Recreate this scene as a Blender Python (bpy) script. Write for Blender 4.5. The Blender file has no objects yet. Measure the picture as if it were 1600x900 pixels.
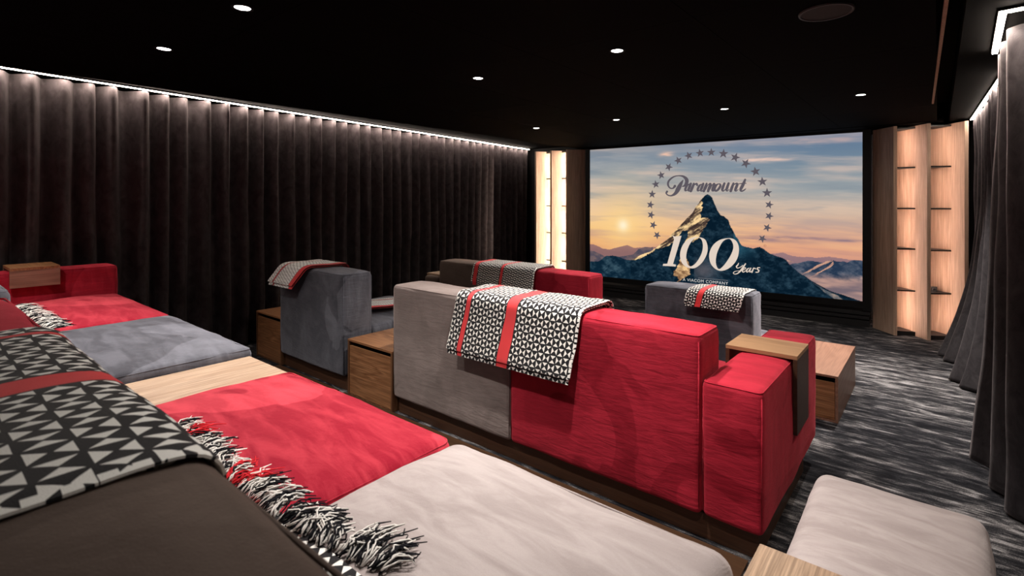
import bpy, bmesh, math, random
import numpy as np
from mathutils import Vector, noise

C = bpy.context.scene.collection
sc = bpy.context.scene
PI = math.pi
random.seed(7)
EYE = 1.55

# ---------------------------------------------------------------- camera
cam_d = bpy.data.cameras.new('camera'); cam = bpy.data.objects.new('camera', cam_d); C.objects.link(cam)
cam.location = (0, 0, EYE); cam.rotation_euler = (PI/2, 0, math.radians(38.06))
cam_d.sensor_width = 36; cam_d.lens = 36*797/1600
cam_d.shift_x = -41.3/1600; cam_d.shift_y = -136.5/1600
cam_d.clip_start = .05; cam_d.clip_end = 60
cam_d.dof.use_dof = True; cam_d.dof.focus_distance = 3.6; cam_d.dof.aperture_fstop = 7
sc.camera = cam

# ---------------------------------------------------------------- world, exposure
w = bpy.data.worlds.new('world'); sc.world = w; w.use_nodes = True
w.node_tree.nodes['Background'].inputs[0].default_value = (.02, .02, .02, 1)
w.node_tree.nodes['Background'].inputs[1].default_value = .2
sc.view_settings.view_transform = 'Standard'; sc.view_settings.look = 'None'
sc.view_settings.exposure = 0.0; sc.view_settings.gamma = 1

# light levels of the room's own lamps
SPOT_W = 118.0       # recessed downlights
LED_E = 105.0         # curtain LED profile
SHELF_E_L = 280.0     # strips behind the oak boards, left of the screen
SHELF_E_R = 72.0     # the same, right of the screen
SCREEN_E = 1.0
WARM = (1.0, .92, .86)
LEDC = (1.0, .84, .72)

# ---------------------------------------------------------------- helpers
def tag(o, label=None, cat=None, group=None, kind=None):
    if label: o['label'] = label
    if cat: o['category'] = cat
    if group: o['group'] = group
    if kind: o['kind'] = kind
    return o
def empty(name, loc, label, cat, group=None):
    o = bpy.data.objects.new(name, None); C.objects.link(o); o.location = loc
    o.empty_display_size = .1
    return tag(o, label, cat, group)
def wloc(p):
    v = Vector((0, 0, 0))
    while p is not None: v += Vector(p.location); p = p.parent
    return v
def mk(name, verts, faces, mat, parent=None, smooth=False, uvs=None, mats=None, midx=None, auto=None):
    """one mesh object from world-space vertices, placed under parent"""
    o0 = wloc(parent)
    if parent is None:
        lo = [min(v[i] for v in verts) for i in range(3)]; hi = [max(v[i] for v in verts) for i in range(3)]
        o0 = Vector(((lo[0]+hi[0])/2, (lo[1]+hi[1])/2, lo[2]))
    me = bpy.data.meshes.new(name)
    me.from_pydata([(v[0]-o0[0], v[1]-o0[1], v[2]-o0[2]) for v in verts], [], faces)
    for m in (mats or [mat]): me.materials.append(m)
    if midx is not None: me.polygons.foreach_set('material_index', midx)
    if smooth: me.polygons.foreach_set('use_smooth', [True]*len(me.polygons))
    if uvs is not None:
        ul = me.uv_layers.new(name='UVMap')
        li = np.zeros(len(me.loops), dtype=np.int32); me.loops.foreach_get('vertex_index', li)
        ul.data.foreach_set('uv', np.asarray(uvs, dtype=np.float32)[li].ravel())
    me.update()
    if auto: me.set_sharp_from_angle(angle=math.radians(auto))
    o = bpy.data.objects.new(name, me); C.objects.link(o)
    if parent is not None: o.parent = parent
    else: o.location = o0
    return o
def bevel_box(x0, x1, y0, y1, z0, z1, b=.002):
    bm = bmesh.new(); bmesh.ops.create_cube(bm, size=1)
    for v in bm.verts:
        v.co = Vector(((x0+x1)/2+v.co.x*(x1-x0), (y0+y1)/2+v.co.y*(y1-y0), (z0+z1)/2+v.co.z*(z1-z0)))
    if b: bmesh.ops.bevel(bm, geom=bm.edges[:], offset=b, segments=2, affect='EDGES', profile=.7)
    bm.verts.index_update()
    V = [tuple(v.co) for v in bm.verts]; Fc = [[v.index for v in f.verts] for f in bm.faces]; bm.free()
    return V, Fc
def box(name, x0, x1, y0, y1, z0, z1, mat, parent=None, b=.002):
    V, Fc = bevel_box(x0, x1, y0, y1, z0, z1, b)
    return mk(name, V, Fc, mat, parent)
def merge(parts):
    V, Fc = [], []
    for v, f in parts:
        n = len(V); V += list(v); Fc += [[i+n for i in q] for q in f]
    return V, Fc
def tube(pts, r, seg=6, closed=False):
    """tube mesh along points; r may be a list"""
    V, Fc = [], []; n = len(pts); P = [Vector(p) for p in pts]
    for i, p in enumerate(P):
        a = P[(i-1) % n] if (closed or i > 0) else p; b = P[(i+1) % n] if (closed or i < n-1) else p
        t = (b-a); t = t.normalized() if t.length > 1e-9 else Vector((0, 0, 1))
        up = Vector((0, 0, 1)) if abs(t.z) < .9 else Vector((1, 0, 0))
        s = t.cross(up).normalized(); u = s.cross(t)
        rr = r[i] if isinstance(r, (list, tuple)) else r
        for k in range(seg):
            c = 2*PI*k/seg; V.append(tuple(p+s*math.cos(c)*rr+u*math.sin(c)*rr))
    m = n if closed else n-1
    for i in range(m):
        for k in range(seg):
            a = i*seg+k; b = i*seg+(k+1) % seg; c = ((i+1) % n)*seg+(k+1) % seg; d = ((i+1) % n)*seg+k
            Fc.append([a, b, c, d])
    if not closed:
        Fc.append(list(range(seg))[::-1]); Fc.append([(n-1)*seg+k for k in range(seg)])
    return V, Fc
def disc(cx, cy, z, r, n=32, flip=True):
    V = [(cx+r*math.cos(2*PI*k/n), cy+r*math.sin(2*PI*k/n), z) for k in range(n)]
    return V, [list(range(n))[::-1] if flip else list(range(n))]

# ---------------------------------------------------------------- materials
class NT:
    """small wrapper to write node expressions"""
    def __init__(s, name):
        s.m = bpy.data.materials.new(name); s.m.use_nodes = True; s.t = s.m.node_tree
        s.b = s.t.nodes['Principled BSDF']; s.L = s.t.links
    def n(s, typ, **kw):
        k = s.t.nodes.new(typ)
        for a, v in kw.items(): setattr(k, a, v)
        return k
    def set(s, sock, v):
        if isinstance(v, bpy.types.NodeSocket): s.L.new(v, sock)
        else: sock.default_value = v
    def math(s, op, a, b=0.0, c=None):
        k = s.n('ShaderNodeMath', operation=op); s.set(k.inputs[0], a); s.set(k.inputs[1], b)
        if c is not None: s.set(k.inputs[2], c)
        return k.outputs[0]
    def coord(s, scale=(1, 1, 1), kind='Object', rot=(0, 0, 0), loc=(0, 0, 0)):
        t = s.n('ShaderNodeTexCoord'); mp = s.n('ShaderNodeMapping')
        mp.inputs['Scale'].default_value = scale; mp.inputs['Rotation'].default_value = rot; mp.inputs['Location'].default_value = loc
        s.L.new(t.outputs[kind], mp.inputs[0]); return mp.outputs[0]
    def noise(s, vec, scale=5, detail=4, rough=.5, dist=0.0, out='Fac'):
        k = s.n('ShaderNodeTexNoise'); s.L.new(vec, k.inputs['Vector'])
        k.inputs['Scale'].default_value = scale; k.inputs['Detail'].default_value = detail
        k.inputs['Roughness'].default_value = rough; k.inputs['Distortion'].default_value = dist
        return k.outputs[out]
    def ramp(s, fac, stops, interp='LINEAR'):
        k = s.n('ShaderNodeValToRGB'); k.color_ramp.interpolation = interp
        e = k.color_ramp.elements
        while len(e) < len(stops): e.new(.5)
        for q, (p, c) in zip(e, stops):
            q.position = p; q.color = (*c, 1) if len(c) == 3 else c
        s.set(k.inputs[0], fac); return k.outputs[0]
    def mix(s, fac, a, b, mode='MIX'):
        k = s.n('ShaderNodeMix', data_type='RGBA', blend_type=mode)
        s.set(k.inputs[0], fac)
        for i, v in ((6, a), (7, b)):
            if isinstance(v, bpy.types.NodeSocket): s.L.new(v, k.inputs[i])
            else: k.inputs[i].default_value = (*v, 1)
        return k.outputs[2]
    def bump(s, h, strength=.3, dist=.002):
        k = s.n('ShaderNodeBump'); k.inputs['Strength'].default_value = strength; k.inputs['Distance'].default_value = dist
        s.L.new(h, k.inputs['Height']); s.L.new(k.outputs[0], s.b.inputs['Normal']); return k
    def base(s, v): s.set(s.b.inputs['Base Color'], v if isinstance(v, bpy.types.NodeSocket) else (*v, 1))
    def p(s, **kw):
        for k, v in kw.items(): s.b.inputs[k.replace('_', ' ')].default_value = v

def plain(name, col, rough=.6, spec=.3, metal=0.0):
    k = NT(name); k.base(col); k.p(Roughness=rough, Metallic=metal); k.b.inputs['Specular IOR Level'].default_value = spec
    return k.m
def emit(name, col, strength):
    k = NT(name); k.base((0, 0, 0)); k.b.inputs['Specular IOR Level'].default_value = 0
    k.b.inputs['Emission Color'].default_value = (*col, 1); k.b.inputs['Emission Strength'].default_value = strength
    return k.m
def suede(name, dark, light, seed=0.0, sheen=.35, scale=1.0, thr=(.49, .54, .66)):
    """brushed microfibre: nap lies in sweeping two-tone patches"""
    k = NT(name)
    v = k.coord((1, 1, 1), rot=(.3, .2, .5), loc=(seed, seed*.7, seed*.3))
    n1 = k.noise(v, 1.7*scale, 3, .42, .9)
    v2 = k.coord((1.2, 4.5, 1.2), rot=(0, .2, .35), loc=(seed, 0, 0))
    n2 = k.noise(v2, 3.5*scale, 5, .62, .6)
    hard = k.ramp(n1, [(thr[0], (0, 0, 0)), (thr[0]+.010, (.62, .62, .62)), (thr[1]+.04, (.7, .7, .7)), (thr[2], (1, 1, 1))])
    soft = k.ramp(n2, [(.40, (0, 0, 0)), (.62, (1, 1, 1))])
    f = k.math('ADD', k.math('MULTIPLY', hard, .62), k.math('MULTIPLY', soft, .38))
    v3 = k.coord((1, 1, 1)); fine = k.noise(v3, 420, 2, .6)
    f2 = k.math('ADD', f, k.math('MULTIPLY', k.math('SUBTRACT', fine, .5), .25))
    k.base(k.mix(f2, dark, light))
    k.p(Roughness=.85); k.b.inputs['Specular IOR Level'].default_value = .15
    mx = max(light); k.b.inputs['Sheen Tint'].default_value = (*[.15+.85*c/mx for c in light], 1); k.b.inputs['Sheen Weight'].default_value = sheen; k.b.inputs['Sheen Roughness'].default_value = .45
    wr = k.noise(k.coord((1.5, 1.5, 7), rot=(0, .12, 0)), 5, 4, .55, .4)
    h = k.math('ADD', k.math('MULTIPLY', wr, 1.0), k.math('MULTIPLY', fine, .10))
    k.bump(h, .5, .012)
    return k.m
def wood(name, c1, c2, c3, axis='X', scale=1.0, rough=.42, ring=7.0, lines=.25):
    k = NT(name)
    s = {'X': (.55, 6, 6), 'Y': (6, .55, 6), 'Z': (6, 6, .55)}[axis]
    v = k.coord(tuple(a*scale for a in s))
    a = k.noise(v, 1.3, 3, .5, .5)
    rings = k.math('FRACT', k.math('MULTIPLY', a, ring))
    tri = k.math('ABSOLUTE', k.math('SUBTRACT', k.math('MULTIPLY', rings, 2), 1))
    s2 = {'X': (2, 90, 90), 'Y': (90, 2, 90), 'Z': (90, 90, 2)}[axis]
    g = k.noise(k.coord(tuple(a*scale for a in s2)), 1.5, 5, .65, .2)
    big = k.noise(v, .5, 2, .5)
    c = k.mix(tri, c1, c2)
    c = k.mix(k.ramp(big, [(.35, (0, 0, 0)), (.65, (1, 1, 1))]), c, k.mix(.5, c2, c3))
    c = k.mix(k.ramp(g, [(.42, (lines,)*3), (.6, (0, 0, 0))]), c, tuple(q*.35 for q in c1))
    k.base(c); k.p(Roughness=rough); k.b.inputs['Specular IOR Level'].default_value = .35
    k.bump(g, .15, .001)
    return k.m
def blanket_mat(name, cell, stripes, trim=9.0, pale=False, red=(.72, .05, .055), white=(.86, .85, .80), black=(.012, .012, .014)):
    """woven triangles: every square is cut by its diagonals, neighbours swap colours"""
    k = NT(name); uv = k.coord((1, 1, 1), 'UV')
    sep = k.n('ShaderNodeSeparateXYZ')
    wob = k.n('ShaderNodeTexNoise'); wob.inputs['Scale'].default_value = 9; k.L.new(uv, wob.inputs['Vector'])
    add = k.n('ShaderNodeVectorMath', operation='MULTIPLY_ADD'); k.L.new(wob.outputs['Color'], add.inputs[0])
    add.inputs[1].default_value = (.006, .006, 0); k.L.new(uv, add.inputs[2]); k.L.new(add.outputs[0], sep.inputs[0])
    u0, v0 = sep.outputs[0], sep.outputs[1]
    U = k.math('DIVIDE', u0, cell); V = k.math('DIVIDE', v0, cell*1.05)
    fu = k.math('SUBTRACT', k.math('FRACT', U), .5); fv = k.math('SUBTRACT', k.math('FRACT', V), .5)
    au = k.math('ABSOLUTE', fu); av = k.math('ABSOLUTE', fv)
    horiz = k.math('GREATER_THAN', au, av)
    par = k.math('ABSOLUTE', k.math('MODULO', k.math('ADD', k.math('FLOOR', U), k.math('FLOOR', V)), 2))
    xor = k.math('ABSOLUTE', k.math('SUBTRACT', horiz, par))
    edge = k.math('LESS_THAN', k.math('MAXIMUM', au, av), .448)
    diag = k.math('GREATER_THAN', k.math('ABSOLUTE', k.math('SUBTRACT', au, av)), .05)
    f = k.math('MULTIPLY', k.math('MULTIPLY', xor, edge), diag)
    if pale:      # small black triangles on a white ground
        blk = k.math('MULTIPLY', k.math('SUBTRACT', 1, xor), k.math('MULTIPLY', k.math('LESS_THAN', k.math('MAXIMUM', au, av), .42), k.math('GREATER_THAN', k.math('ABSOLUTE', k.math('SUBTRACT', au, av)), .09)))
        f = k.math('SUBTRACT', 1, blk)
    c = k.mix(f, black, white)
    rim = k.math('MAXIMUM', k.math('GREATER_THAN', u0, trim-.010), k.math('LESS_THAN', u0, .009))
    c = k.mix(k.math('MULTIPLY', rim, k.math('GREATER_THAN', k.math('FRACT', k.math('MULTIPLY', v0, 38)), .42)), c, white)
    for a, b in stripes:
        s = k.math('MULTIPLY', k.math('GREATER_THAN', u0, a), k.math('LESS_THAN', u0, b))
        sb = k.math('MULTIPLY', k.math('GREATER_THAN', u0, a-.006), k.math('LESS_THAN', u0, b+.006))
        c = k.mix(sb, c, black)
        c = k.mix(s, c, red)
    k.base(c); k.p(Roughness=.95); k.b.inputs['Specular IOR Level'].default_value = .05
    k.b.inputs['Sheen Weight'].default_value = .25
    weave = k.noise(uv, 500, 2, .6); k.bump(weave, .4, .002)
    return k.m

M = {}
M['red'] = suede('red_suede', (.25, .004, .018), (.62, .060, .085), 1.3)
M['red2'] = suede('red_suede_back', (.22, .004, .014), (.48, .022, .045), 4.1, thr=(.44, .5, .7))
M['blue'] = suede('blue_grey_suede', (.045, .046, .056), (.17, .175, .205), 2.2)
M['taupe'] = suede('taupe_suede', (.12, .094, .086), (.27, .222, .206), 6.4, thr=(.36, .5, .7))
M['tan'] = suede('pale_taupe_suede', (.21, .172, .163), (.45, .40, .39), 8.7, thr=(.3, .5, .75))  # taupe suede lightened: the strong downlight is put into its colour
M['brown'] = suede('brown_suede', (.070, .050, .041), (.115, .086, .072), 3.3, thr=(.52, .58, .66))
M['walnut'] = wood('walnut', (.17, .066, .024), (.44, .215, .10), (.30, .13, .055), 'X', 1.0, .42, 9, .5)
M['walnut_y'] = wood('walnut_lengthwise', (.15, .070, .045), (.34, .19, .13), (.23, .115, .072), 'Y')
M['walnut_z'] = wood('walnut_upright', (.10, .042, .02), (.20, .095, .045), (.15, .068, .03), 'Z')
M['walnut_dark'] = wood('dark_walnut', (.045, .022, .014), (.09, .042, .022), (.065, .03, .018), 'X')
M['walnut_tray'] = wood('pale_walnut', (.26, .135, .06), (.46, .27, .14), (.36, .20, .10), 'X', 1.3)
M['walnut_board'] = wood('walnut_floor_board', (.045, .022, .011), (.10, .05, .025), (.07, .035, .018), 'X')
M['oak_top'] = wood('oiled_oak', (.42, .275, .18), (.56, .40, .28), (.49, .335, .22), 'Y', 1.2, .5, 5, .6)  # walnut lightened: bright lamps over the nearest row put into its colour
M['oak'] = wood('knotty_oak', (.36, .235, .165), (.50, .35, .26), (.43, .29, .205), 'Z', .9, .55, 6, .45)
M['black'] = plain('black_paint', (.008, .008, .009), .65, .2)
M['ceil'] = plain('black_ceiling', (.0022, .002, .0018), .9, .03)
M['shelf'] = plain('black_metal_shelf', (.012, .011, .011), .45, .4)
M['gap'] = plain('shadow_gap', (.004, .003, .003), .9, .05)
M['yarn_w'] = plain('white_yarn', (.72, .70, .66), .95, .05)
M['yarn_b'] = plain('black_yarn', (.015, .015, .018), .95, .05)
M['yarn_r'] = plain('red_yarn', (.62, .03, .04), .95, .05)
M['socket'] = plain('black_glass_socket', (.01, .01, .012), .2, .5)
M['led'] = emit('led_profile', LEDC, LED_E)
M['led_l'] = emit('shelf_led_left', (1, .80, .64), SHELF_E_L)
M['led_r'] = emit('shelf_led_right', (1, .73, .62), SHELF_E_R)
M['lamp'] = emit('downlight_lamp', (1, .97, .95), 14)
def m_curtain(name='taupe_velvet', ca=(.048, .039, .040), cb=(.092, .077, .081)):
    k = NT(name)
    n = k.noise(k.coord((1, 1, .7)), 14, 4, .6, .6)
    f = k.noise(k.coord((1, 1, 1)), 300, 2, .6)
    k.base(k.mix(k.ramp(n, [(.35, (0, 0, 0)), (.7, (1, 1, 1))]), ca, cb))
    k.p(Roughness=.8); k.b.inputs['Specular IOR Level'].default_value = .15
    k.b.inputs['Sheen Weight'].default_value = .22; k.b.inputs['Sheen Roughness'].default_value = .35
    k.b.inputs['Sheen Tint'].default_value = (.9, .8, .8, 1)
    k.bump(k.math('ADD', n, k.math('MULTIPLY', f, .15)), .35, .01)
    return k.m
M['curtain'] = m_curtain()
M['curtain_right'] = m_curtain('charcoal_velvet', (.026, .023, .025), (.052, .047, .050))  # curtain velvet darkened: the dimness of the right side is in its colour
def m_carpet():
    k = NT('streaked_carpet')
    a = k.noise(k.coord((.9, 4.2, 1), rot=(0, 0, .05)), 2.4, 6, .66, 1.0)
    b = k.noise(k.coord((2.0, 26, 1), rot=(0, 0, .03)), 3.0, 4, .6, .3)
    c = k.noise(k.coord((.5, 1.1, 1)), 1.2, 3, .5, .6)
    row = k.noise(k.coord((3.2, 9, 1), kind='Object'), 2.0, 2, .5, .8)
    f = k.math('ADD', k.math('ADD', k.math('MULTIPLY', a, .42), k.math('MULTIPLY', b, .26)), k.math('ADD', k.math('MULTIPLY', c, .28), k.math('MULTIPLY', row, .34)))
    pile = k.noise(k.coord((1, 1, 1)), 260, 2, .7)
    f = k.math('ADD', f, k.math('MULTIPLY', k.math('SUBTRACT', pile, .5), .30))
    k.base(k.ramp(f, [(.56, (.008, .008, .010)), (.655, (.028, .028, .031)), (.72, (.12, .116, .118)), (.80, (.36, .35, .35))]))
    k.p(Roughness=.95); k.b.inputs['Specular IOR Level'].default_value = .05
    k.bump(k.math('ADD', f, k.math('MULTIPLY', pile, .6)), .6, .004)
    return k.m
M['carpet'] = m_carpet()

# ---------------------------------------------------------------- soft furnishing builders
def samples(a, b, r, step):
    L = b-a; r = min(r, L*.45); t = [0, .3*r, .65*r, r]
    n = max(1, int(round((L-2*r)/step))); t += [r+(L-2*r)*i/n for i in range(1, n)]
    t += [L-r, L-.65*r, L-.3*r, L]
    return [a+q for q in t]
def rbox(x0, x1, y0, y1, z0, z1, r=.035, bulge=(0, 0, 0), nz=.004, step=.05, seed=0.0):
    """upholstered block: rounded corners, stuffed faces, uneven cover. bulge = puff of the x, y and top faces"""
    X, Y, Z = samples(x0, x1, r, step), samples(y0, y1, r, step), samples(z0, z1, r, step)
    idx, V, Fc = {}, [], []
    def vid(p):
        k = (round(p[0], 5), round(p[1], 5), round(p[2], 5))
        if k not in idx: idx[k] = len(V); V.append(p)
        return idx[k]
    def grid(A, B, f, flip):
        for i in range(len(A)-1):
            for j in range(len(B)-1):
                q = [vid(f(A[i], B[j])), vid(f(A[i+1], B[j])), vid(f(A[i+1], B[j+1])), vid(f(A[i], B[j+1]))]
                Fc.append(q[::-1] if flip else q)
    grid(X, Y, lambda a, b: (a, b, z0), True); grid(X, Y, lambda a, b: (a, b, z1), False)
    grid(X, Z, lambda a, b: (a, y0, b), False); grid(X, Z, lambda a, b: (a, y1, b), True)
    grid(Y, Z, lambda a, b: (x0, a, b), True); grid(Y, Z, lambda a, b: (x1, a, b), False)
    lo, hi = Vector((x0, y0, z0)), Vector((x1, y1, z1)); rr = min(r, (x1-x0)*.45, (y1-y0)*.45, (z1-z0)*.45)
    out = []
    for p in V:
        p = Vector(p); q = Vector([min(max(p[i], lo[i]+rr), hi[i]-rr) for i in range(3)])
        d = p-q; nrm = d.normalized(); s = q+nrm*rr
        u = [2*(s[i]-lo[i])/(hi[i]-lo[i])-1 for i in range(3)]
        puff = [max(0, 1-abs(t)**3) for t in u]
        dv = Vector((0, 0, 0))
        dv.x = (1 if nrm.x > 0 else -1)*abs(nrm.x)*bulge[0]*puff[1]*puff[2]
        dv.y = (1 if nrm.y > 0 else -1)*abs(nrm.y)*bulge[1]*puff[0]*puff[2]
        dv.z = max(0, nrm.z)*bulge[2]*puff[0]*puff[1]
        n1 = noise.noise(Vector((s.x*3+seed, s.y*3, s.z*4)))*nz*1.6+noise.noise(Vector((s.x*11, s.y*11+seed, s.z*14)))*nz*.6
        out.append(tuple(s+dv+nrm*n1))
    return out, Fc
def seams(x0, x1, y0, y1, z0, z1, r, t=.0028, low=True):
    k = r*(1-.7071)-t*.4; P = []; q = r*.7071+t*.4; ring = []
    for cx, cy, a0 in ((x1-r, y0+r, -.5), (x1-r, y1-r, 0), (x0+r, y1-r, .5), (x0+r, y0+r, 1)):
        ring += [(cx+q*math.cos(PI*(a0+i/8)), cy+q*math.sin(PI*(a0+i/8)), z1-k) for i in range(5)]
    P.append(tube(ring, t, 6, True))
    for x, y in ((x0+k, y0+k), (x1-k, y0+k), (x1-k, y1-k), (x0+k, y1-k)):
        P.append(tube([(x, y, z0+r), (x, y, z1-r)], t, 6))
    return merge(P)
def cushion(name, parent, mat, dims, r=.035, bulge=(0, 0, 0), nz=.004, seam=True, label=None, step=.05):
    V, Fc = rbox(*dims, r=r, bulge=bulge, nz=nz, seed=dims[0]*3+dims[2], step=step)
    o = mk(name, V, Fc, mat, parent, smooth=True)
    if label: o['label'] = label
    if seam:
        v, f = seams(*dims, r); mk('seam', v, f, mat, o if parent is not None else o, smooth=True)
    return o
def smooth_path(pts, step=.012, win=2):
    P = [Vector(p) for p in pts]; out = []
    for a, b in zip(P[:-1], P[1:]):
        n = max(1, int((b-a).length/step)); out += [a+(b-a)*i/n for i in range(n)]
    out.append(P[-1])
    for _ in range(3):
        out = [out[i] if i in (0, len(out)-1) else sum((out[j] for j in range(max(0, i-win), min(len(out), i+win+1))), Vector((0, 0)))/(min(len(out), i+win+1)-max(0, i-win)) for i in range(len(out))]
    return out
def cloth_slab(path, x0, x1, skew, t, seed=0, ripple=.004, nx=None, s0=0.0, hang=0.0):
    """folded cloth following a (y,z) path, spanning x0..x1, closed with thickness t"""
    nx = nx or max(8, int((x1-x0)/.02)); n = len(path); S = [0.0]
    for i in range(1, n): S.append(S[-1]+(path[i]-path[i-1]).length)
    V, UV = [], []
    for side in (0, 1):
        for i, p in enumerate(path):
            a = path[max(0, i-1)]; b = path[min(n-1, i+1)]; d = (b-a).normalized(); nr = Vector((-d.y, d.x))
            # soft rounded rims
            for j in range(nx+1):
                u = j/nx; x = x0+(x1-x0)*u+skew(S[i])
                x += .006*noise.noise(Vector((S[i]*9, u*2, seed)))
                rip = ripple*(noise.noise(Vector((x*7, S[i]*5, seed)))+.5*noise.noise(Vector((x*19, S[i]*13, seed))))
                e = min(j, nx-j)/nx*(x1-x0); ee = min(i, n-1-i)*.012
                th = t*min(1, .35+.65*min(1, min(e, ee)/.012))
                off = (t/2+rip) + (th/2 if side == 0 else -th/2)
                q = p+nr*off
                zz = q.y
                if i < 6 and hang: zz += hang*noise.noise(Vector((x*6, seed, 0)))*(1-i/6)
                V.append((x, q.x, zz)); UV.append((u*(x1-x0), S[i]+s0))
    m = n*(nx+1); Fc = []
    for i in range(n-1):
        for j in range(nx):
            a = i*(nx+1)+j; Fc.append([a, a+1, a+nx+2, a+nx+1][::-1]); Fc.append([m+a, m+a+1, m+a+nx+2, m+a+nx+1])
    for j in range(nx):
        a = j; Fc.append([a, a+1, m+a+1, m+a]); a = (n-1)*(nx+1)+j; Fc.append([a, a+1, m+a+1, m+a][::-1])
    for i in range(n-1):
        a = i*(nx+1); Fc.append([a, a+nx+1, m+a+nx+1, m+a][::-1]); a += nx; Fc.append([a, a+nx+1, m+a+nx+1, m+a])
    return V, Fc, UV, S
def fringe(pts, parent, length=.06, per=260, seed=3, dirv=(0, 1), spread=.02, redat=(), r=.0016):
    """yarn fringe: curled strands in knotted bunches along a line of points"""
    rnd = random.Random(seed); V, Fc, mi = [], [], []
    P = [Vector(p) for p in pts]; L = [0]
    for a, b in zip(P[:-1], P[1:]): L.append(L[-1]+(b-a).length)
    n = int(L[-1]*per)
    D = Vector((dirv[0], dirv[1], 0)).normalized()
    for k in range(n):
        s = L[-1]*k/n; bunch = math.floor(s/.028); bs = (bunch+.5)*.028
        s2 = s*.45+bs*.55
        i = max(j for j in range(len(L)-1) if L[j] <= min(s2, L[-1]-1e-6) or j == 0)
        p = P[i].lerp(P[i+1], (s2-L[i])/(L[i+1]-L[i]))
        br = random.Random(bunch*7+seed); bd = br.uniform(-.8, .8); bl = br.uniform(.7, 1.25)
        d = (D+Vector((bd+rnd.uniform(-.35, .35), 0, 0))).normalized()
        q = p+Vector((rnd.uniform(-.004, .004), rnd.uniform(-.012, .004), rnd.uniform(0, .006)))
        pl = [tuple(q)]; m = 6; ln = length*bl*rnd.uniform(.6, 1.1); tw = rnd.uniform(0, 6.28); h = rnd.uniform(0, .018)
        for j in range(1, m):
            t = j/(m-1)
            c = q+d*ln*t+Vector((math.sin(tw+t*8)*.011*t**.5, math.cos(tw+t*7)*.008*t**.5, h*math.sin(t*2.6)+abs(math.sin(tw+t*5))*.006))
            pl.append(tuple(c))
        v, f = tube(pl, [r*1.2]*(m-1)+[r*.7], 4)
        o = len(V); V += v; Fc += [[a+o for a in ff] for ff in f]
        isr = any(a < s/L[-1] < b for a, b in redat)
        mi += [2 if isr and rnd.random() < .8 else (0 if rnd.random() < .46 else 1)]*len(f)
    o = mk('fringe', V, Fc, None, parent, smooth=True, mats=[M['yarn_w'], M['yarn_b'], M['yarn_r']], midx=mi)
    o['kind'] = 'stuff'; return o
def blanket(label, path, x0, x1, skewk, mat, fr=None, t=.011, seed=1, under=.012, zcap=None):
    P = smooth_path(path); y0, z0 = path[0]
    root = empty('blanket', ((x0+x1)/2, path[1][0], path[1][1]), label, 'blanket', None)
    sk = lambda s: skewk(s)
    off = [p.copy() for p in P]
    # upper fold rides on the under fold
    V, Fc, UV, S = cloth_slab(P, x0+under*.2, x1-under, sk, t, seed+5, .0025)
    mk('under_fold', V, Fc, mat, root, smooth=True, uvs=[(a+.013, b+.02) for a, b in UV], auto=60)
    up = []
    for i, p in enumerate(P):
        a = P[max(0, i-1)]; b = P[min(len(P)-1, i+1)]; d = (b-a).normalized(); up.append(p+Vector((-d.y, d.x))*(t+.003))
    up = up[2:]
    V, Fc, UV, S2 = cloth_slab(up, x0, x1, sk, t, seed, .004, s0=.024)
    mk('upper_fold', V, Fc, mat, root, smooth=True, uvs=UV, auto=60)
    if fr: fringe(parent=root, **fr)
    return root

# ================================================================ the room
tag(box('floor', -7.2, 1.9, -2.0, 8.2, -.12, 0, M['carpet'], b=0), kind='structure')
tag(box('floor_riser', -5.9, 1.2, -1.9, 1.0, 0.0005, .33, M['carpet'], b=.004), kind='structure')
# ceiling: black board panels with fine joints, higher coffer along the left curtain
ceil = tag(box('ceiling', -7.2, 1.9, -2.0, 8.2, 2.62, 2.70, M['ceil'], b=0), kind='structure')
xs = [-4.75, -3.7, -2.8, -1.9, -.915, -.005]; ys = [-1.9, -.1, 1.13, 2.36, 3.59, 4.82, 5.9, 7.05]
for i in range(len(xs)-1):
    for j in range(len(ys)-1):
        box('ceiling_panel', xs[i]+.0015, xs[i+1]-.0015, ys[j]+.0015, ys[j+1]-.0015, 2.42, 2.62, M['ceil'], ceil, b=0)
box('ceiling_panel', -4.75, .05, 7.05, 8.1, 2.415, 2.62, M['ceil'], ceil, b=0)
box('ceiling_panel', .10, 1.85, -1.9, 8.1, 2.43, 2.62, M['ceil'], ceil, b=0)
box('ceiling_panel', -7.1, -4.755, -1.9, 8.1, 2.575, 2.62, M['ceil'], ceil, b=0)
tv = [(.086, 0, 2.405), (.100, 0, 2.405), (-.028, 5.70, 2.405), (-.042, 5.70, 2.405)]
V = [(x, y, z) for (x, y, z) in tv]+[(x, y, 2.435) for (x, y, z) in tv]
tag(mk('trim_1', V, [[3, 2, 1, 0], [4, 5, 6, 7], [0, 1, 5, 4], [1, 2, 6, 5], [2, 3, 7, 6], [3, 0, 4, 7]], M['oak']), kind='structure')
tag(box('wall_left', -7.15, -7.05, -2.0, 8.2, 0, 2.62, M['black'], b=0), kind='structure')
tag(box('wall_front', -7.2, 1.9, 7.95, 8.05, 0, 2.62, M['black'], b=0), kind='structure')
tag(box('wall_right', 1.75, 1.85, -2.0, 8.2, 0, 2.62, M['black'], b=0), kind='structure')
tag(box('wall_back', -7.2, 1.9, -2.0, -1.9, 0, 2.62, M['black'], b=0), kind='structure')

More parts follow.
